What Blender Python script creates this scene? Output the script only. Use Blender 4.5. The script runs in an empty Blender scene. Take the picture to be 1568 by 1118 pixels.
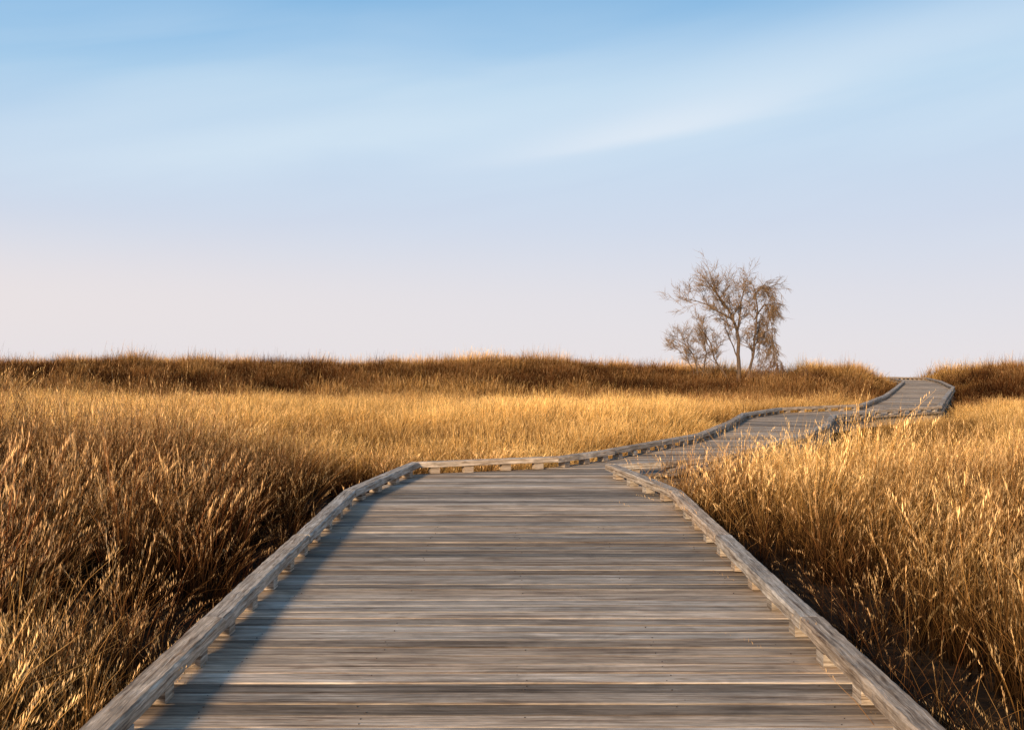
import bpy, math, random
import numpy as np
from mathutils import Vector
random.seed(7); rng=np.random.default_rng(11)
scene=bpy.context.scene
CAMZ=1.75

# ------------------------------------------------------------ layout (metres)
LEFT=[(-1.66,-6),(-1.68,10.13),(-1.23,12.38),(.575,13.07),(1.42,14.12),(3.24,17.0),(4.35,19.8),(5.5,23.2),(7.0,25.6),(9.75,27.4),(12.9,33.9),(17.3,44),(20.6,51.5),(22.0,57),(21,64),(18,70)]
RIGHT=[(1.66,-6),(1.69,10.13),(1.24,12.2),(1.85,12.45),(2.9,13.4),(3.3,14.12),(5.06,17.0),(6.3,19.6),(7.4,22.6),(9.0,24.5),(11.6,26.6),(14.6,33.0),(19.6,43.5),(22.5,51.5),(24.1,57),(23.3,66),(19,73)]
def deckz(y): return np.interp(y,[-10,0,12.3,44,57,62,75],[-.366,.025,.506,1.14,1.51,1.55,1.2])
POLY=np.array(LEFT+RIGHT[::-1],float)
def corridor(x,y):
    """signed distance to the boardwalk outline, negative inside"""
    inside=np.zeros(x.shape,bool); dmin=np.full(x.shape,1e9)
    n=len(POLY)
    for i in range(n):
        x1,y1=POLY[i]; x2,y2=POLY[(i+1)%n]
        if y1!=y2:
            c=((y1>y)!=(y2>y))&(x<(x2-x1)*(y-y1)/(y2-y1)+x1)
            inside^=c
        L2=(x2-x1)**2+(y2-y1)**2
        t=np.clip(((x-x1)*(x2-x1)+(y-y1)*(y2-y1))/L2,0,1)
        dmin=np.minimum(dmin,np.hypot(x-(x1+t*(x2-x1)),y-(y1+t*(y2-y1))))
    return np.where(inside,-dmin,dmin)
def sstep(a,b,v):
    t=np.clip((v-a)/(b-a),0,1); return t*t*(3-2*t)
def wob(x,y,s,seed=0):
    r=np.random.default_rng(100+seed); v=0
    for k in range(6):
        a=r.uniform(0,6.28); f=s*r.uniform(.6,1.7); p=r.uniform(0,6.28)
        v=v+np.sin((x*math.cos(a)+y*math.sin(a))*f+p)
    return v/3.0
CX=[-60,-28.7,-24,-19.6,-14.1,-8.2,-5.3,-.9,2.4,6.5,10.1,12.7,15.3,16.7,18.9,20.8,25.5,28.7,60]
CZ=[2.7,2.63,2.85,2.70,2.74,2.6,2.67,2.92,2.78,2.48,2.34,2.15,2.04,2.42,2.6,2.3,2.34,2.45,2.6]
def ground(x,y):
    base=np.interp(y,[-60,0,12,25,36],[-.6,-.3,.15,.42,.55])
    crest=np.interp(x*55/np.maximum(y,30),CX,CZ)-.80
    s=sstep(36,55,y); f=1-sstep(58,95,y)
    g=base*(1-s)+crest*s
    g=np.where(y>58,-1.5+(g+1.5)*f,g)
    g=g+.05*wob(x,y,1.1,1)*(1-sstep(60,120,y))+.08*wob(x,y,.35,2)*(1-sstep(60,120,y))
    d=corridor(x,y)
    near=1-sstep(.2,2.6,d)
    near=near*(1-sstep(62,72,y))
    return g*(1-near)+(deckz(y)-.40)*near

# ------------------------------------------------------------ node helpers
def newmat(name):
    m=bpy.data.materials.new(name); m.use_nodes=True
    nt=m.node_tree; nt.nodes.clear()
    out=nt.nodes.new('ShaderNodeOutputMaterial'); return m,nt,out
def N(nt,t,**kw):
    n=nt.nodes.new(t)
    for k,v in kw.items(): setattr(n,k,v)
    return n
def math_(nt,op,a,b=None,c=None):
    n=nt.nodes.new('ShaderNodeMath'); n.operation=op
    for i,v in enumerate((a,b,c)):
        if v is None: continue
        if isinstance(v,(int,float)): n.inputs[i].default_value=v
        else: nt.links.new(v,n.inputs[i])
    return n.outputs[0]
def ramp(nt,fac,stops):
    n=nt.nodes.new('ShaderNodeValToRGB'); cr=n.color_ramp
    while len(cr.elements)>1: cr.elements.remove(cr.elements[-1])
    cr.elements[0].position=stops[0][0]; cr.elements[0].color=(*stops[0][1],1)
    for p,c in stops[1:]:
        e=cr.elements.new(p); e.color=(*c,1)
    nt.links.new(fac,n.inputs[0]); return n.outputs[0]
def mixc(nt,f,a,b,mode='MIX'):
    n=nt.nodes.new('ShaderNodeMix'); n.data_type='RGBA'; n.blend_type=mode
    for idx,v in ((0,f),(6,a),(7,b)):
        if isinstance(v,(int,float)): n.inputs[idx].default_value=v
        elif isinstance(v,tuple): n.inputs[idx].default_value=(*v,1)
        else: nt.links.new(v,n.inputs[idx])
    return n.outputs[2]
def grey(nt,k):
    cc=N(nt,'ShaderNodeCombineColor')
    for i in range(3): nt.links.new(k,cc.inputs[i])
    return cc.outputs[0]

# ------------------------------------------------------------ materials
def wood_mat(name,light,rail=False):
    m,nt,out=newmat(name)
    uv=N(nt,'ShaderNodeUVMap',uv_map='UVMap')
    col=N(nt,'ShaderNodeAttribute',attribute_name='Col')
    sep=N(nt,'ShaderNodeSeparateColor'); nt.links.new(col.outputs['Color'],sep.inputs[0])
    def noise(sx,sy,detail=4,dist=0.0,rough=.6):
        mp=N(nt,'ShaderNodeMapping'); mp.inputs['Scale'].default_value=(sx,sy,1)
        nt.links.new(uv.outputs[0],mp.inputs[0])
        nz=N(nt,'ShaderNodeTexNoise'); nz.noise_dimensions='2D'; nz.inputs['Scale'].default_value=1
        nz.inputs['Detail'].default_value=detail; nz.inputs['Roughness'].default_value=rough; nz.inputs['Distortion'].default_value=dist
        nt.links.new(mp.outputs[0],nz.inputs['Vector']); return nz.outputs[0]
    if rail: grain=noise(3.0,55,4,.5,.65); fine=noise(14,200,2,0); patch=noise(3.2,7,4,.6,.65); streak=noise(1.6,30,3,.4)
    else: grain=noise(2.0,70,5,.4,.66); fine=noise(12,260,2,0); patch=noise(2.0,3.6,4,.6,.65); streak=noise(.9,24,4,.25,.6)
    c=ramp(nt,grain,[(.32,(.07,.051,.038)),(.43,(.25,.20,.155)),(.56,(.41,.345,.285)),(.72,(.61,.54,.465))])
    warm=ramp(nt,streak,[(.35,(.12,.074,.046)),(.46,(.33,.25,.185)),(.63,(.52,.445,.37))])
    c=mixc(nt,.5 if not rail else .35,c,warm)
    b=math_(nt,'MULTIPLY_ADD',sep.outputs[0],.95,.52) if not rail else math_(nt,'MULTIPLY_ADD',sep.outputs[0],.4,.95)
    pb=math_(nt,'MULTIPLY_ADD',patch,1.2,.4)
    fb=math_(nt,'MULTIPLY_ADD',fine,.9,.55)
    k=math_(nt,'MULTIPLY',math_(nt,'MULTIPLY',b,pb),math_(nt,'MULTIPLY',fb,light))
    c=mixc(nt,1.0,c,grey(nt,k),'MULTIPLY')
    mp=N(nt,'ShaderNodeMapping'); mp.inputs['Scale'].default_value=(2.2,9,1); nt.links.new(uv.outputs[0],mp.inputs[0])
    vo=N(nt,'ShaderNodeTexVoronoi'); nt.links.new(mp.outputs[0],vo.inputs['Vector']); vo.inputs['Scale'].default_value=1
    kn=ramp(nt,vo.outputs['Distance'],[(.0,(.35,.28,.22)),(.07,(.6,.52,.45)),(.12,(1,1,1))])
    c=mixc(nt,.8,c,kn,'MULTIPLY')
    hue=mixc(nt,sep.outputs[1],(1.10,.98,.86),(.98,1.0,1.02))
    c=mixc(nt,1.0,c,hue,'MULTIPLY')
    p=N(nt,'ShaderNodeBsdfPrincipled'); p.inputs['Roughness'].default_value=.85
    p.inputs['Specular IOR Level'].default_value=.15
    nt.links.new(c,p.inputs['Base Color'])
    h=math_(nt,'ADD',math_(nt,'MULTIPLY',grain,1.0),math_(nt,'MULTIPLY',fine,.5))
    bp=N(nt,'ShaderNodeBump'); bp.inputs['Strength'].default_value=.8; bp.inputs['Distance'].default_value=.0045 if not rail else .007
    nt.links.new(h,bp.inputs['Height']); nt.links.new(bp.outputs[0],p.inputs['Normal'])
    nt.links.new(p.outputs[0],out.inputs[0]); return m
M_DECK=wood_mat('weathered_deck_wood',.95)
M_RAIL=wood_mat('weathered_rail_wood',1.04,True)

def simple(name,c,rough=.8,metal=0):
    m,nt,out=newmat(name); p=N(nt,'ShaderNodeBsdfPrincipled')
    nz=N(nt,'ShaderNodeTexNoise'); nz.inputs['Scale'].default_value=14; nz.inputs['Detail'].default_value=4
    tc=N(nt,'ShaderNodeTexCoord'); nt.links.new(tc.outputs['Object'],nz.inputs['Vector'])
    col=ramp(nt,nz.outputs[0],[(.3,tuple(v*.6 for v in c)),(.7,tuple(v*1.35 for v in c))])
    nt.links.new(col,p.inputs['Base Color']); p.inputs['Roughness'].default_value=rough; p.inputs['Metallic'].default_value=metal
    nt.links.new(p.outputs[0],out.inputs[0]); return m
M_BARK=simple('bare_bark',(.13,.08,.05))
M_TWIG=simple('dry_twigs',(.26,.16,.085))
M_SHRUB=simple('shrub_twigs',(.17,.085,.045))
M_NAIL=simple('rusty_screws',(.07,.05,.04),.6,.3)

m,nt,out=newmat('thatch_soil'); M_GROUND=m
tc=N(nt,'ShaderNodeTexCoord'); nz=N(nt,'ShaderNodeTexNoise'); nz.inputs['Scale'].default_value=9; nz.inputs['Detail'].default_value=8
nt.links.new(tc.outputs['Object'],nz.inputs['Vector'])
nz2=N(nt,'ShaderNodeTexNoise'); nz2.inputs['Scale'].default_value=.12; nz2.inputs['Detail'].default_value=5
nt.links.new(tc.outputs['Object'],nz2.inputs['Vector'])
c=ramp(nt,nz.outputs[0],[(.3,(.010,.007,.005)),(.55,(.022,.014,.009)),(.75,(.06,.036,.02))])
c2=ramp(nt,nz2.outputs[0],[(.35,(.8,.7,.6)),(.65,(1.6,1.4,1.1))])
c=mixc(nt,1.0,c,c2,'MULTIPLY')
p=N(nt,'ShaderNodeBsdfPrincipled'); p.inputs['Roughness'].default_value=1; p.inputs['Specular IOR Level'].default_value=.1
nt.links.new(c,p.inputs['Base Color'])
bp=N(nt,'ShaderNodeBump'); bp.inputs['Distance'].default_value=.05; nt.links.new(nz.outputs[0],bp.inputs['Height']); nt.links.new(bp.outputs[0],p.inputs['Normal'])
nt.links.new(p.outputs[0],out.inputs[0])

m,nt,out=newmat('dry_grass'); M_GRASS=m
a=N(nt,'ShaderNodeAttribute',attribute_name='Col'); sp=N(nt,'ShaderNodeSeparateColor'); nt.links.new(a.outputs['Color'],sp.inputs[0])
tn=N(nt,'ShaderNodeAttribute',attribute_name='tone',attribute_type='INSTANCER')
lu=N(nt,'ShaderNodeAttribute',attribute_name='lum',attribute_type='INSTANCER')  # per-tuft brightness factor, carries painted light and shade
T,G,B=sp.outputs[0],sp.outputs[1],sp.outputs[2]
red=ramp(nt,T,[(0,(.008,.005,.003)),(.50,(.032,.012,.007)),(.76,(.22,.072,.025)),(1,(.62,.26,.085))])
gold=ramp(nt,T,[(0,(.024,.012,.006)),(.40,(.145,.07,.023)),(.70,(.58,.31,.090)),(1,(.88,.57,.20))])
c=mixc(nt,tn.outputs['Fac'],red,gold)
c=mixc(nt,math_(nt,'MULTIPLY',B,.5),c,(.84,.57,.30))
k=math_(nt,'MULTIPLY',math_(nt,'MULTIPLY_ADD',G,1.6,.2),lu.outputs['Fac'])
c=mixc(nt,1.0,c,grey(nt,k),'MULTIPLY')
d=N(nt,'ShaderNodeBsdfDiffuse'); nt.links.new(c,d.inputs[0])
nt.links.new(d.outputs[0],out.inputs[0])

# ------------------------------------------------------------ mesh helper
def mesh_obj(name,V,F,mat,cols=None,uvs=None,parent=None,smooth=False,link=True):
    me=bpy.data.meshes.new(name); me.from_pydata(V,[],F)
    if mat: me.materials.append(mat)
    if cols is not None:      # per face colour or per vertex colour
        if len(cols)==len(V):
            at=me.color_attributes.new('Col','FLOAT_COLOR','POINT')
            at.data.foreach_set('color',np.array([(*c,1) for c in cols],'f').ravel())
        else:
            at=me.color_attributes.new('Col','FLOAT_COLOR','CORNER')
            arr=[]
            for f,c in zip(F,cols): arr+= [(*c,1)]*len(f)
            at.data.foreach_set('color',np.array(arr,'f').ravel())
    if uvs is not None:
        u=me.uv_layers.new(name='UVMap'); u.data.foreach_set('uv',np.array(uvs,'f').ravel())
    if smooth: me.shade_smooth()
    me.update()
    ob=bpy.data.objects.new(name,me)
    if link: scene.collection.objects.link(ob)
    if parent: ob.parent=parent
    return ob

# ------------------------------------------------------------ ground
def axis(lo,hi,step,outer): 
    c=list(np.arange(lo,hi+.01,step)); return np.array([-v for v in outer[::-1] if -v<lo]+c+[v for v in outer if v>hi])
xs=axis(-50,50,.5,[56,65,80,110,160,260,450,900,2500])
ys=axis(-12,84,.5,[20,40,90,100,120,160,260,450,900,1600,3000])
X,Y=np.meshgrid(xs,ys); Z=ground(X.ravel(),Y.ravel())
V=np.stack([X.ravel(),Y.ravel(),Z],1).tolist(); nx=len(xs)
F=[(j*nx+i,j*nx+i+1,(j+1)*nx+i+1,(j+1)*nx+i) for j in range(len(ys)-1) for i in range(nx-1)]
mesh_obj('ground',V,F,M_GROUND,smooth=True)

# ------------------------------------------------------------ boardwalk
board=bpy.data.objects.new('boardwalk',None); scene.collection.objects.link(board)
V=[];F=[];C=[];U=[]
def add_board(a,b,c,d):
    """a,b front edge left/right ; c,d back edge left/right (xy)"""
    rz=random.uniform(-.003,.003); tilt=random.uniform(-.003,.003); th=.038; col=(random.random()**1.1,random.random(),random.random())
    zf=lambda p,o: float(deckz(p[1]))+rz+o
    A,B,Cc,D=[np.array(p,float) for p in (a,b,c,d)]
    ch=.005
    def lerp(p,q,t): return p+(q-p)*t
    w=np.linalg.norm(Cc-A)+1e-6; t=min(ch/w,.4)
    L=np.linalg.norm(B-A)
    prof=[(0,-th),(0,-.004),(t,0),(1-t,0),(1,-.004),(1,-th)]
    base=len(V); vo=random.uniform(0,50); uo=random.uniform(0,50)
    for s,z in prof: p=lerp(A,Cc,s); V.append((p[0],p[1],zf(p,z)+tilt*(s-.5)))
    for s,z in prof: p=lerp(B,D,s); V.append((p[0],p[1],zf(p,z)-tilt*(s-.5)))
    n=len(prof); vv=[s*.14+z for s,z in prof]
    for i in range(n):
        j=(i+1)%n
        F.append((base+i,base+n+i,base+n+j,base+j)); C.append(col)
        U.extend([(uo,vo+vv[i]),(uo+L,vo+vv[i]),(uo+L,vo+vv[j]),(uo,vo+vv[j])])
    F.append(tuple(base+k for k in range(n))); C.append(col); U.extend([(uo+z,vo+v) for (s,z),v in zip(prof,vv)])
    F.append(tuple(base+n+k for k in range(n-1,-1,-1))); C.append(col); U.extend([(uo+L,vo+v) for v in vv])
LA=np.array(LEFT); RA=np.array(RIGHT)
def xl(y): return float(np.interp(y,LA[:5,1],LA[:5,0]))-.085
def xr(y): return float(np.interp(y,RA[:6,1],RA[:6,0]))+.085
screws=[]
y=-6.0; W=.14
while y+W<14.12:
    gap=random.uniform(.003,.008)
    e1=random.uniform(-.008,.008); e2=random.uniform(-.008,.008); y1=y+W-gap
    add_board((xl(y)+e1,y),(xr(y)+e2,y),(xl(y1)+e1,y1),(xr(y1)+e2,y1))
    if 2<y<9:
        for sx in (-1.45,-.7,.05,.8,1.5):
            for o in (.035,.1):
                if random.random()<.4: screws.append((sx+random.uniform(-.03,.03),y+o+random.uniform(-.01,.01)))
    y+=W
yend=y
L2=[(xl(yend),yend)]+[tuple(p) for p in LEFT[5:]]; R2=[(xr(yend),yend)]+[tuple(p) for p in RIGHT[6:]]
for i in range(len(L2)-1):
    l0,l1,r0,r1=[np.array(p,float) for p in (L2[i],L2[i+1],R2[i],R2[i+1])]
    ext=lambda l,r:(l-(r-l)/np.linalg.norm(r-l)*.085, r+(r-l)/np.linalg.norm(r-l)*.085)
    if i>0: l0,r0=ext(l0,r0)
    l1,r1=ext(l1,r1)
    m_=np.linalg.norm((l0+r0)/2-(l1+r1)/2); n=max(1,round(m_/.14))
    for k in range(n):
        t0=k/n; t1=(k+1)/n-.008/m_
        add_board(l0+(l1-l0)*t0,r0+(r1-r0)*t0,l0+(l1-l0)*t1,r0+(r1-r0)*t1)
mesh_obj('deck_boards',V,F,M_DECK,C,U,board)

SV=[];SF=[]
for (x,yy) in screws:
    b=len(SV); z=float(deckz(yy))+.002; r=.0036
    for k in range(6): SV.append((x+r*math.cos(k*1.047),yy+r*math.sin(k*1.047),z+.001))
    for k in range(6): SV.append((x+r*math.cos(k*1.047),yy+r*math.sin(k*1.047),z-.008))
    SF.append(tuple(b+k for k in range(6)))
    for k in range(6): SF.append((b+k,b+6+k,b+6+(k+1)%6,b+(k+1)%6))
mesh_obj('screws',SV,SF,M_NAIL,parent=board)

def sweep(name,pts,w,z0,z1,piece,mat,off=0,wear=.0):
    """chamfered timber following a polyline, cut in lengths, mitred at bends"""
    P=[np.array(p,float) for p in pts]; nrm=[]
    for i in range(len(P)):
        dirs=[]
        if i>0: d=P[i]-P[i-1]; dirs.append(d/np.linalg.norm(d))
        if i<len(P)-1: d=P[i+1]-P[i]; dirs.append(d/np.linalg.norm(d))
        d=sum(dirs); d/=np.linalg.norm(d); n=np.array([d[1],-d[0]])
        n/=max(.5,float(np.dot(d,dirs[0]))); nrm.append(n)
    V=[];F=[];C=[];U=[]
    ch=.012; hw=w/2
    prof=[(-hw,z0),(-hw,z1-ch),(-hw+ch,z1),(0,z1+.002),(hw-ch,z1),(hw,z1-ch),(hw,z0)]
    npf=len(prof); per=[0]
    for i in range(1,npf): per.append(per[-1]+math.hypot(prof[i][0]-prof[i-1][0],prof[i][1]-prof[i-1][1]))
    for i in range(len(P)-1):
        a,b=P[i],P[i+1]; L=np.linalg.norm(b-a); n=max(1,math.ceil(L/piece))
        for k in range(n):
            g=.003/L; t0=k/n+g; t1=(k+1)/n-g
            col=(random.random(),random.random(),0); dz=random.uniform(-.004,.004); ds=random.uniform(-.006,.006); uo=random.uniform(0,90); vo=random.uniform(0,90)
            ns=max(2,int((t1-t0)*L/.06)) if a[1]<14 else 2
            base=len(V); bow=random.uniform(-.008,.008)
            for s in range(ns+1):
                t=t0+(t1-t0)*s/ns; p=a+(b-a)*t; nn=nrm[i]*(1-t)+nrm[i+1]*t
                for (o,z) in prof:
                    jx=random.uniform(-wear,wear)+bow*math.sin(math.pi*s/ns); jz=random.uniform(-wear,wear)*.6 if z>z0 else 0
                    q=p+nn*(o+off+ds+jx); V.append((q[0],q[1],float(deckz(p[1]))+z+dz+jz))
            for s in range(ns):
                for j in range(npf):
                    j2=(j+1)%npf
                    F.append((base+s*npf+j,base+(s+1)*npf+j,base+(s+1)*npf+j2,base+s*npf+j2)); C.append(col)
                    u0=uo+(t1-t0)*L*s/ns; u1=uo+(t1-t0)*L*(s+1)/ns; v0=vo+per[j]; v1=vo+(per[j2] if j2 else per[j]+w)
                    U.extend([(u0,v0),(u1,v0),(u1,v1),(u0,v1)])
            F.append(tuple(base+j for j in range(npf))); C.append(col); U.extend([(uo,vo+p_) for p_ in per])
            F.append(tuple(base+ns*npf+j for j in range(npf-1,-1,-1))); C.append(col); U.extend([(uo,vo+p_) for p_ in per[::-1]])
    return mesh_obj(name,V,F,mat,C,U,board)
sweep('curb_rail_left',LEFT,.135,.085,.155,2.4,M_RAIL,0,.0035)
sweep('curb_rail_right',RIGHT,.135,.085,.155,2.4,M_RAIL,0,.0035)
sweep('stringer_left',LEFT,.045,-.27,-.045,4,M_RAIL,.03)
sweep('stringer_right',RIGHT,.045,-.27,-.045,4,M_RAIL,-.03)

def blocks(name,pts,step,size,z0,z1,start=.25):
    V=[];F=[];C=[];U=[]; P=[np.array(p,float) for p in pts]
    for i in range(len(P)-1):
        a,b=P[i],P[i+1]; L=np.linalg.norm(b-a); d=(b-a)/L; nn=np.array([d[1],-d[0]])
        n=max(1,round(L/step))
        for k in range(n):
            p=a+d*((k+.5)*L/n+random.uniform(-.02,.02)); col=(random.random()*.6,random.random(),0); base=len(V); w,l=size
            jo=random.uniform(-.008,.008)
            for z in (z0,z1):
                for sx,sy in ((-1,-1),(1,-1),(1,1),(-1,1)):
                    q=p+nn*(sx*w/2+jo)+d*sy*l/2; V.append((q[0],q[1],float(deckz(p[1]))+z))
            uo=random.uniform(0,90)
            for f in ((3,2,1,0),(4,5,6,7),(0,1,5,4),(1,2,6,5),(2,3,7,6),(3,0,4,7)):
                F.append(tuple(base+k_ for k_ in f)); C.append(col); U.extend([(uo,uo),(uo+.12,uo),(uo+.12,uo+.1),(uo,uo+.1)])
    return mesh_obj(name,V,F,mat=M_RAIL,cols=C,uvs=U,parent=board)
blocks('curb_blocks_left',LEFT,.52,(.105,.12),.005,.0805)
blocks('curb_blocks_right',RIGHT,.52,(.105,.12),.005,.0805)
blocks('posts_left',LEFT,2.4,(.11,.11),-1.0,-.272)
blocks('posts_right',RIGHT,2.4,(.11,.11),-1.0,-.272)

# ------------------------------------------------------------ grass tufts
protos=bpy.data.collections.new('grass_tufts')
def tuft(name,nb,rad,hmean,hvar,w,lean,wind,heads,headlen,ns=4,hs=1.0,nh=9):
    V=[];F=[];C=[]
    for b in range(nb):
        a=random.uniform(0,6.283); r=rad*math.sqrt(random.random())
        bx,by=r*math.cos(a),r*math.sin(a)
        h=hmean*(1+random.uniform(-hvar,hvar)); u=random.random()
        if u<.28: h*=.5
        elif u>.93: h*=1.25
        la=a+random.gauss(0,.9); l=abs(random.gauss(lean,lean*.6))
        dx=math.cos(la)*l+wind; dy=math.sin(la)*l
        ra=random.uniform(0,3.1416); wx,wy=math.cos(ra),math.sin(ra)
        g=random.random(); hd=random.random()<heads and h>.7*hmean; ww=w*random.uniform(.6,1.35)
        kink=random.uniform(1.5,3.2)
        base=len(V)
        def pt(t):
            q=t**kink
            return (bx+dx*h*(.35*t+.65*q), by+dy*h*(.35*t+.65*q), h*(t-.28*q*min(1.4,(dx*dx+dy*dy)**.5*1.8))-.03)
        for s in range(ns+1):
            t=s/ns; x,y,z=pt(t); wd=ww*(1-.75*t)*(1 if t<1 else .4)
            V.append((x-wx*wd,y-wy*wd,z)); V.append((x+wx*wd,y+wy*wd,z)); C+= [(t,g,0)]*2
        for s in range(ns): F.append((base+2*s,base+2*s+1,base+2*s+3,base+2*s+2))
        if hd:
            for k in range(nh):
                t=1-headlen*k/nh; x,y,z=pt(min(1,t)); s=.024*hs*random.uniform(.6,1.3)*(1.15-abs(k-nh/2)/(nh*.7)); an=random.uniform(0,6.28)
                ex,ey=math.cos(an)*s*.33+dx*s*.6,math.sin(an)*s*.33+dy*s*.6; px_,py_=-math.sin(an)*s*.10,math.cos(an)*s*.10; base=len(V)
                V+= [(x,y,z),(x+ex*.5+px_,y+ey*.5+py_,z+s*.7),(x+ex,y+ey,z+s*1.6),(x+ex*.5-px_,y+ey*.5-py_,z+s*.8)]
                C+= [(1,g*.6+.35,1)]*4; F.append((base,base+1,base+2,base+3))
    ob=mesh_obj(name,V,F,M_GRASS,C,link=False); protos.objects.link(ob); return ob
# index order is alphabetical in Collection Info
for i in range(5): tuft('a_tall_%d'%i,60,.16,1.0,.36,.0033,.27,.12,.36,.22,4,1.15)       #0-4 tall reddish
for i in range(4): tuft('b_fine_%d'%i,95,.34,1.0,.32,.0050,.24,.10,.40,.2,3,1.1,6)        #5-8 fine golden
for i in range(2): tuft('c_plume_%d'%i,14,.10,1.0,.25,.0030,.24,.14,.9,.30,4,1.6,11)       #9-10 seed plumes
for i in range(3): tuft('d_far_%d'%i,95,.58,1.0,.35,.012,.25,.06,.3,.2,3,1.8,5)         #11-13 distant, coarse
for i in range(2): tuft('e_sparse_%d'%i,20,.14,1.0,.35,.0028,.42,.0,.3,.14)        #14-15

def scatter(dens,y0,y1,k=.57,m=2.4):
    hmax=k*y1+m; n=int(dens*2*hmax*(y1-y0))
    y=rng.uniform(y0,y1,n); x=rng.uniform(-hmax,hmax,n)
    keep=np.abs(x)<k*np.maximum(y,0)+m
    return x[keep],y[keep]
PX=[];PY=[];PS=[];PSX=[];PT=[];PI=[];PL=[]
def place(x,y,h,wide,tone,lum,idx):
    PX.append(x);PY.append(y);PS.append(h);PSX.append(wide);PT.append(tone);PL.append(lum);PI.append(idx)
# near field
x,y=scatter(21.5,-1.5,14.5,.57,3.2)
d=corridor(x,y)
n1=wob(x,y,1.5,5); n2=wob(x,y,5,6); n3=wob(x,y,6,12)
right=x>0
keep=(d>.17)
strip=right&(y<10.0)&(d<.85)
keep&=~(strip&(rng.random(len(x))>.85+d*.2))
keep&=~((~right)&(d<.3)&(rng.random(len(x))>.5))
keep&=(rng.random(len(x))<np.clip(.74+.38*n3+.20*n1,.25,1))|(right&(y>10)&(x<4.5))
x,y,d,n1,n2,n3,right,strip=[v[keep] for v in (x,y,d,n1,n2,n3,right,strip)]
hl=np.clip(.58+.11*(-x-1),.52,1.10); hr=np.clip(.54+.12*(x-1.6),.5,1.08)
hr=np.where((y>8.5)&(y<12)&(x>1.8),np.maximum(hr,.78),hr)
hr=np.where((y>=12),.56,hr)
h=np.where(right,hr,hl)*(1+.12*n1+.20*n3)*(1+rng.uniform(-.30,.30,len(x)))
h*=np.where((~right)&(d<.9)&(y<12.5),.60+.3*sstep(.3,.9,d),1)
h*=np.where(right&(d<.8)&(y<8.5),.80,1)
far=sstep(11,15,y)*(x>-3.0)*(x<.5)
h=h*(1-far)+np.minimum(h,.55)*far
corner=(1-sstep(2.8,5.2,y))*(x<0)
tone=np.where(right,.26+.24*n1,.04+.14*n1)+.12*n2+.5*far+.55*corner+.22*(1-sstep(.3,1.8,d))*(x<0)*(y<7)+rng.uniform(-.16,.26,len(x))
tone+=.42*sstep(8,13,y)*right
tone+=.5*sstep(12.0,14.5,y)*(x<-3)
lum=np.where(right,.50,.56)+.16*n1+.28*n3+.42*corner+.42*sstep(7,12.5,y)*right+.3*sstep(12,14.5,y)*(x<0)-.08*right*(1-sstep(4,7,y))  # shade in hollows and sunlit left corner painted into the grass colour
lum=lum-.18*sstep(7.5,9.5,y)*(1-sstep(11.5,13.5,y))*(x<0)  # shaded band on the left, painted as darker grass
idx=rng.integers(0,5,len(x)); u=rng.random(len(x))
idx=np.where(u<.18,rng.integers(9,11,len(x)),idx)
tone=np.where((u<.18),tone+.25,tone); lum=np.where(u<.18,lum*1.35+.12,lum)
sp_=strip|(right&(d<1.1)&(y<9)&(u>.7))
idx=np.where(sp_,rng.integers(14,16,len(x)),idx)
lum=np.where(strip,np.maximum(lum,.5),lum)
place(x,y,h,np.full(len(x),1.0),np.clip(tone,0,1),np.clip(lum,.16,1.4),idx)
# golden meadow
x,y=scatter(10,13.5,38)
d=corridor(x,y); n1=wob(x,y,.7,7); n2=wob(x,y,2.2,8); n3=wob(x*.5,y*2,.6,17)
keep=(d>.36)&(rng.random(len(x))<np.clip(.9+.2*n1,.4,1)); x,y,d,n1,n2,n3=[v[keep] for v in (x,y,d,n1,n2,n3)]
h=(.55+.06*n1+.08*n2)*(1+rng.uniform(-.22,.22,len(x)))
h*=np.where(d<1.2,.70,1)
rs=(x>np.interp(y,RA[3:,1],RA[3:,0]))   # viewer's side of the path
h*=np.where(rs&(d<3),.78,1)
h*=np.where((x<-5)&(y<20),1.2,1)
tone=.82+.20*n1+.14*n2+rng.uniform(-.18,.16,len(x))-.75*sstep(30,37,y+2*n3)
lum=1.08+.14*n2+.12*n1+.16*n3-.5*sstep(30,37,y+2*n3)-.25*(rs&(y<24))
idx=rng.integers(5,9,len(x)); u=rng.random(len(x)); idx=np.where(u<.10,rng.integers(0,5,len(x)),idx)
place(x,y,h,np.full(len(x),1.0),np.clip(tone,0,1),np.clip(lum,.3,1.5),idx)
# dune face and crest
x,y=scatter(5.0,36,60)
d=corridor(x,y); n1=wob(x*.45,y*1.9,.55,9); n2=wob(x,y,1.6,10)
keep=(d>.5); x,y,d,n1,n2=[v[keep] for v in (x,y,d,n1,n2)]
h=(.62+.09*n1+.14*n2)*(1+rng.uniform(-.38,.38,len(x)))
h*=np.where(d<1.2,.7,1)
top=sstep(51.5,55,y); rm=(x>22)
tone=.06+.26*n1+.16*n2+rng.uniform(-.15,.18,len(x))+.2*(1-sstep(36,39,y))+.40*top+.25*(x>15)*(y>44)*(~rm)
lum=.32+.24*n1+.16*n2+.15*(1-sstep(36,39,y))+.62*top*np.where(rm,.45,1)+.18*(x>15)*(y>44)*(~rm)  # shade of the dune face painted in: grass colour darkened below the rim
idx=rng.integers(11,14,len(x)); u=rng.random(len(x)); idx=np.where((u<.06)&(d>2),rng.integers(9,11,len(x)),idx)
place(x,y,h,np.full(len(x),1.0),np.clip(tone,0,1),np.clip(lum,.12,1.3),idx)

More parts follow.
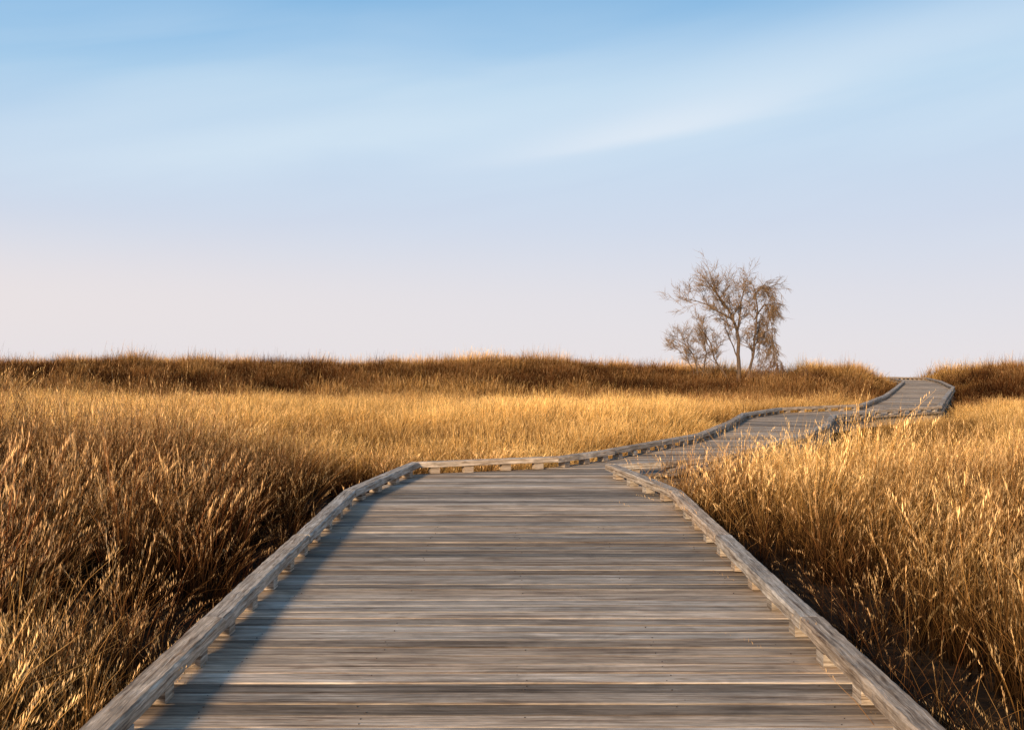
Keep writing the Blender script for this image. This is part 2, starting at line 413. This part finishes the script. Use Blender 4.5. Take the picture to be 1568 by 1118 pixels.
PX,PY,PS,PSX,PT,PL,PI=[np.concatenate(v) for v in (PX,PY,PS,PSX,PT,PL,PI)]
PZ=ground(PX,PY); n=len(PX)
print('tufts',n)
me=bpy.data.meshes.new('grass'); me.vertices.add(n)
me.vertices.foreach_set('co',np.stack([PX,PY,PZ],1).astype('f').ravel())
def attr(nm,ty,key,arr):
    a=me.attributes.new(nm,ty,'POINT'); a.data.foreach_set(key,arr)
rot=np.stack([rng.normal(0,.11,n),rng.normal(.05,.12,n),rng.uniform(-1.3,1.3,n)],1).astype('f')
wd=(PSX*np.sqrt(np.clip(PS,.3,1.5))*rng.uniform(.85,1.2,n))
scl=np.stack([wd,wd,PS],1).astype('f')
attr('rot','FLOAT_VECTOR','vector',rot.ravel()); attr('scl','FLOAT_VECTOR','vector',scl.ravel())
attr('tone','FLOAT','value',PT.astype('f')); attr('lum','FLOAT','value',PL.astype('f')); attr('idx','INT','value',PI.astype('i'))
me.update()
grass=bpy.data.objects.new('grass',me); scene.collection.objects.link(grass)
ng=bpy.data.node_groups.new('scatter_grass','GeometryNodeTree')
ng.interface.new_socket('Geometry',in_out='INPUT',socket_type='NodeSocketGeometry')
ng.interface.new_socket('Geometry',in_out='OUTPUT',socket_type='NodeSocketGeometry')
gi=ng.nodes.new('NodeGroupInput'); go=ng.nodes.new('NodeGroupOutput')
ci=ng.nodes.new('GeometryNodeCollectionInfo'); ci.inputs[0].default_value=protos
ci.inputs['Separate Children'].default_value=True; ci.inputs['Reset Children'].default_value=True
iop=ng.nodes.new('GeometryNodeInstanceOnPoints'); iop.inputs['Pick Instance'].default_value=True
def na(nm,ty):
    q=ng.nodes.new('GeometryNodeInputNamedAttribute'); q.data_type=ty; q.inputs['Name'].default_value=nm; return q.outputs['Attribute']
ng.links.new(gi.outputs[0],iop.inputs['Points']); ng.links.new(ci.outputs[0],iop.inputs['Instance'])
ng.links.new(na('idx','INT'),iop.inputs['Instance Index'])
e2r=ng.nodes.new('FunctionNodeEulerToRotation'); ng.links.new(na('rot','FLOAT_VECTOR'),e2r.inputs[0])
ng.links.new(e2r.outputs[0],iop.inputs['Rotation']); ng.links.new(na('scl','FLOAT_VECTOR'),iop.inputs['Scale'])
ng.links.new(iop.outputs[0],go.inputs[0])
md=grass.modifiers.new('scatter','NODES'); md.node_group=ng

# ------------------------------------------------------------ trees
random.seed(33)
def tube(V,F,pts,rads,sides):
    base=len(V)
    for i,(p,r) in enumerate(zip(pts,rads)):
        d=(pts[min(i+1,len(pts)-1)]-pts[max(i-1,0)]).normalized()
        a=d.orthogonal().normalized(); b=d.cross(a)
        for k in range(sides):
            an=6.2832*k/sides; V.append(tuple(p+a*(r*math.cos(an))+b*(r*math.sin(an))))
    for i in range(len(pts)-1):
        for k in range(sides):
            k2=(k+1)%sides; F.append((base+i*sides+k,base+i*sides+k2,base+(i+1)*sides+k2,base+(i+1)*sides+k))
def twigs(T,p,d,L,r,lev,droop,spread=1.15):
    ns=5 if lev>0 else 4; pts=[p.copy()]; dd=d.copy()
    for i in range(ns):
        dd=(dd+Vector((random.gauss(0,.17),random.gauss(0,.17),random.gauss(0,.13)+(.05 if droop<=0 else -droop)))).normalized()
        pts.append(pts[-1]+dd*L/ns)
    rads=[r*(1-.7*i/ns) for i in range(ns+1)]
    tube(T[0] if r>.016 else T[2],T[1] if r>.016 else T[3],pts,rads,4 if r>.016 else 3)
    if lev<=0: return
    nch={3:5,2:8,1:6}[lev]
    for c in range(nch):
        t=random.uniform(.2,1.0)*ns; i=min(int(t),ns-1); q=pts[i].lerp(pts[i+1],t-i)
        base=(pts[i+1]-pts[i]).normalized()
        side=Vector((random.gauss(0,1),random.gauss(0,1),random.gauss(0,1))); side=(side-base*side.dot(base)).normalized()
        nd=(base+side*random.uniform(.35,.95)*spread).normalized()
        twigs(T,q,nd,L*random.uniform(.4,.75),max(r*.6,.0075),lev-1,droop,spread)
S=.032
def limb(T,px,r0,r1,yoff,nch,L,lev,droop,t0=.25):
    """limb given as (dx,dz) pairs in metres"""
    pts=[]; n=len(px)
    for i,(a,b) in enumerate(px): pts.append(Vector((a,yoff*(i/(n-1)),b)))
    fine=[]
    for i in range(n-1):
        p0=pts[max(i-1,0)];p1=pts[i];p2=pts[i+1];p3=pts[min(i+2,n-1)]
        for s in range(4):
            t=s/4; q=.5*((2*p1)+(p2-p0)*t+(2*p0-5*p1+4*p2-p3)*t*t+(3*p1-p0-3*p2+p3)*t**3)
            fine.append(q+Vector((random.gauss(0,.016),random.gauss(0,.016),0)))
    fine.append(pts[-1]); m=len(fine)
    rads=[r0+(r1-r0)*i/(m-1) for i in range(m)]
    tube(T[0],T[1],fine,rads,7)
    for c in range(nch):
        t=(t0+(1-t0)*(c+random.random())/nch)*(m-1); i=min(int(t),m-2); q=fine[i].lerp(fine[i+1],t-i)
        base=(fine[i+1]-fine[i]).normalized(); side=Vector((random.gauss(0,1),random.gauss(0,.9),random.gauss(.1,.7))); side=(side-base*side.dot(base)).normalized()
        nd=(base*.8+side*random.uniform(.5,1.2)).normalized()
        twigs(T,q,nd,L*random.uniform(.5,1.35),min(max(rads[i]*.45,.013),.030),lev,droop)
    twigs(T,fine[-1],(fine[-1]-fine[-3]).normalized(),L*.8,r1*.9,lev,droop)
def make_tree(name,loc,limbs,barkmat=None,twigmat=None):
    T=([],[],[],[])
    for a in limbs: limb(T,*a)
    e=bpy.data.objects.new(name,None); e.location=loc; scene.collection.objects.link(e)
    mesh_obj('trunk_and_limbs',T[0],T[1],barkmat or M_BARK,parent=e,smooth=True)
    mesh_obj('twigs',T[2],T[3],twigmat or M_TWIG,parent=e)
    print(name,len(T[1]),len(T[3]))
def g1(x,y): return float(ground(np.array([x]),np.array([y]))[0])
tx,ty=11.07,48.0; tz=g1(tx,ty)
P=lambda *a:[((u-1130)*S,(572-v)*S*1.07) for u,v in a]
make_tree('bare_tree',(tx,ty,tz-.05),[
 (P((1131,572),(1131,530),(1129,492),(1120,466),(1104,444),(1088,424)),.11,.026,-.3,18,1.0,2,-.05,.45),
 (P((1129,492),(1134,465),(1139,440),(1145,425)),.058,.018,.5,12,.9,2,-.05,.1),
 (P((1122,470),(1100,458),(1078,446),(1056,440)),.045,.015,.4,13,.9,2,-.03,.1),
 (P((1112,455),(1100,440),(1092,426)),.036,.014,-.5,9,.9,2,-.05,.1),
 (P((1138,572),(1150,535),(1154,498),(1158,460),(1153,430)),.08,.024,-.4,15,.95,2,.02,.3),
 (P((1156,470),(1170,450),(1178,455),(1184,480),(1187,515)),.040,.014,.3,28,.7,2,.18,.05),
 (P((1155,440),(1163,424),(1172,430),(1178,455)),.032,.012,-.4,22,.7,2,.16,.05),
 (P((1152,515),(1165,492),(1176,490),(1184,520),(1189,552)),.036,.012,-.2,26,.65,2,.2,.05),
 (P((1154,500),(1162,475),(1166,480),(1168,520)),.028,.012,.5,20,.6,2,.2,.05),
 (P((1122,570),(1108,545),(1095,525),(1090,503),(1074,480)),.062,.018,.5,14,.85,2,-.03,.35),
 (P((1131,530),(1120,505),(1112,490),(1105,470)),.036,.014,-.5,10,.8,2,-.03,.2),
])
make_tree('bare_tree',(tx-1.9,ty+.6,g1(tx-1.9,ty+.6)-.05),[
 ([(0,0),(.02,.9),(-.1,1.5),(-.40,2.0),(-.80,2.3)],.050,.012,.2,13,.8,2,-.02,.3),
 ([(.12,0),(.3,.9),(.42,1.7),(.25,2.4)],.050,.012,-.3,13,.8,2,-.03,.3),
 ([(-.08,0),(-.2,.8),(-.55,1.5),(-1.0,1.9)],.034,.010,-.2,10,.75,2,-.03,.3),
])
make_tree('bare_shrub',(13.1,ty-.4,g1(13.1,ty-.4)-.05),[
 ([(0,0),(-.2,.5),(-.5,.9),(-.7,1.0)],.03,.012,.2,9,.6,2,.12,.1),
 ([(.1,0),(.2,.5),(.1,1.0),(-.1,1.2)],.03,.012,-.2,9,.6,2,.1,.1),
 ([(.1,0),(.5,.35),(.9,.45)],.03,.012,.1,9,.55,2,.1,.1),
 ([(-.3,0),(-.9,.4),(-1.2,.6)],.03,.012,-.3,9,.55,2,.1,.1)],M_SHRUB,M_SHRUB)

# ------------------------------------------------------------ sun, sky
az=math.atan2(-.45,-.893); el=math.radians(17)
to=Vector((math.sin(az)*math.cos(el),math.cos(az)*math.cos(el),math.sin(el)))
sl=bpy.data.lights.new('sun','SUN'); sl.energy=4.9; sl.angle=math.radians(8); sl.color=(1.0,.76,.48)
so=bpy.data.objects.new('sun',sl); so.rotation_euler=to.to_track_quat('Z','Y').to_euler(); so.location=(-30,-20,20); scene.collection.objects.link(so)

w=bpy.data.worlds.new('World'); scene.world=w; w.use_nodes=True; nt=w.node_tree; nt.nodes.clear()
out=nt.nodes.new('ShaderNodeOutputWorld'); bg=nt.nodes.new('ShaderNodeBackground'); bg.inputs[1].default_value=.1
sky=nt.nodes.new('ShaderNodeTexSky'); sky.sky_type='NISHITA'; sky.sun_disc=False; sky.sun_elevation=el; sky.sun_rotation=az
tc=nt.nodes.new('ShaderNodeTexCoord'); sp=nt.nodes.new('ShaderNodeSeparateXYZ'); nt.links.new(tc.outputs['Generated'],sp.inputs[0])
azn=math_(nt,'ARCTAN2',sp.outputs[0],sp.outputs[1]); e=sp.outputs[2]
epos=math_(nt,'DIVIDE',math_(nt,'MAXIMUM',e,0.0),.8)
grad=ramp(nt,epos,[(0,(.84,.79,.82)),(.10,(.76,.755,.83)),(.19,(.65,.72,.86)),(.285,(.58,.73,.90)),(.35,(.51,.71,.90)),(.40,(.38,.61,.86)),(.445,(.26,.51,.80)),(.55,(.17,.38,.67)),(.8,(.13,.27,.50)),(1,(.12,.24,.43))])
def gauss(v,c,wd): return math_(nt,'EXPONENT',math_(nt,'MULTIPLY',math_(nt,'POWER',math_(nt,'ABSOLUTE',math_(nt,'DIVIDE',math_(nt,'SUBTRACT',v,c),wd)),2.0),-1.0))
pk=math_(nt,'MULTIPLY',gauss(e,.07,.06),math_(nt,'MULTIPLY_ADD',azn,-.9,.35)); pk=math_(nt,'MINIMUM',math_(nt,'MAXIMUM',pk,0),1)
col=mixc(nt,pk,grad,(.88,.80,.80))
lf=math_(nt,'MULTIPLY',gauss(azn,-.6,.30),gauss(e,.40,.13)); col=mixc(nt,math_(nt,'MULTIPLY',lf,.7),col,(.10,.41,.78))
cv=nt.nodes.new('ShaderNodeCombineXYZ'); nt.links.new(math_(nt,'MULTIPLY',azn,2.2),cv.inputs[0])
nt.links.new(math_(nt,'MULTIPLY',math_(nt,'SUBTRACT',e,math_(nt,'MULTIPLY',azn,.15)),13),cv.inputs[1])
nz=nt.nodes.new('ShaderNodeTexNoise'); nz.inputs['Scale'].default_value=1; nz.inputs['Detail'].default_value=4; nz.inputs['Roughness'].default_value=.5; nz.inputs['Distortion'].default_value=.4
nt.links.new(cv.outputs[0],nz.inputs['Vector']); nzw=nz.outputs[0]
def streak(slope,off,width,azc,azw,asym=1.0):
    v=math_(nt,'SUBTRACT',math_(nt,'SUBTRACT',e,off),math_(nt,'MULTIPLY',azn,slope))
    v=math_(nt,'ADD',v,math_(nt,'MULTIPLY_ADD',nzw,.03,-.015))
    up=math_(nt,'GREATER_THAN',v,0.0); wv=math_(nt,'MULTIPLY_ADD',up,width*(asym-1),width)
    g=math_(nt,'EXPONENT',math_(nt,'MULTIPLY',math_(nt,'POWER',math_(nt,'ABSOLUTE',math_(nt,'DIVIDE',v,wv)),2.0),-1.0))
    return math_(nt,'MULTIPLY',g,gauss(azn,azc,azw))
soft=ramp(nt,nzw,[(.38,(0,0,0)),(.72,(1,1,1))])
f=math_(nt,'MULTIPLY',math_(nt,'MULTIPLY',soft,gauss(e,.25,.10)),.5)
col=mixc(nt,f,col,(.72,.84,.95))
f=math_(nt,'MULTIPLY',streak(.168,.2185,.009,.15,.15,2.2),.65); col=mixc(nt,f,col,(.85,.90,.97))
f=math_(nt,'MULTIPLY',streak(.13,.250,.035,.32,.28),.5); col=mixc(nt,f,col,(.72,.84,.96))
f=math_(nt,'MULTIPLY',streak(.15,.262,.022,-.22,.25),.45); col=mixc(nt,f,col,(.76,.88,.97))
vs=nt.nodes.new('ShaderNodeVectorMath'); vs.operation='SCALE'; vs.inputs['Scale'].default_value=9.8; nt.links.new(col,vs.inputs[0])
fin=mixc(nt,.94,sky.outputs[0],vs.outputs[0])
nt.links.new(fin,bg.inputs[0]); nt.links.new(bg.outputs[0],out.inputs[0])

# ------------------------------------------------------------ camera
cam=bpy.data.cameras.new('camera'); co=bpy.data.objects.new('camera',cam); scene.collection.objects.link(co)
co.location=(0,0,CAMZ); co.rotation_euler=(math.radians(90.65),0,0); cam.lens=34.44; cam.sensor_width=36; cam.clip_end=6000; cam.clip_start=.05
scene.camera=co
scene.view_settings.view_transform='Standard'; scene.view_settings.look='None'; scene.view_settings.exposure=0
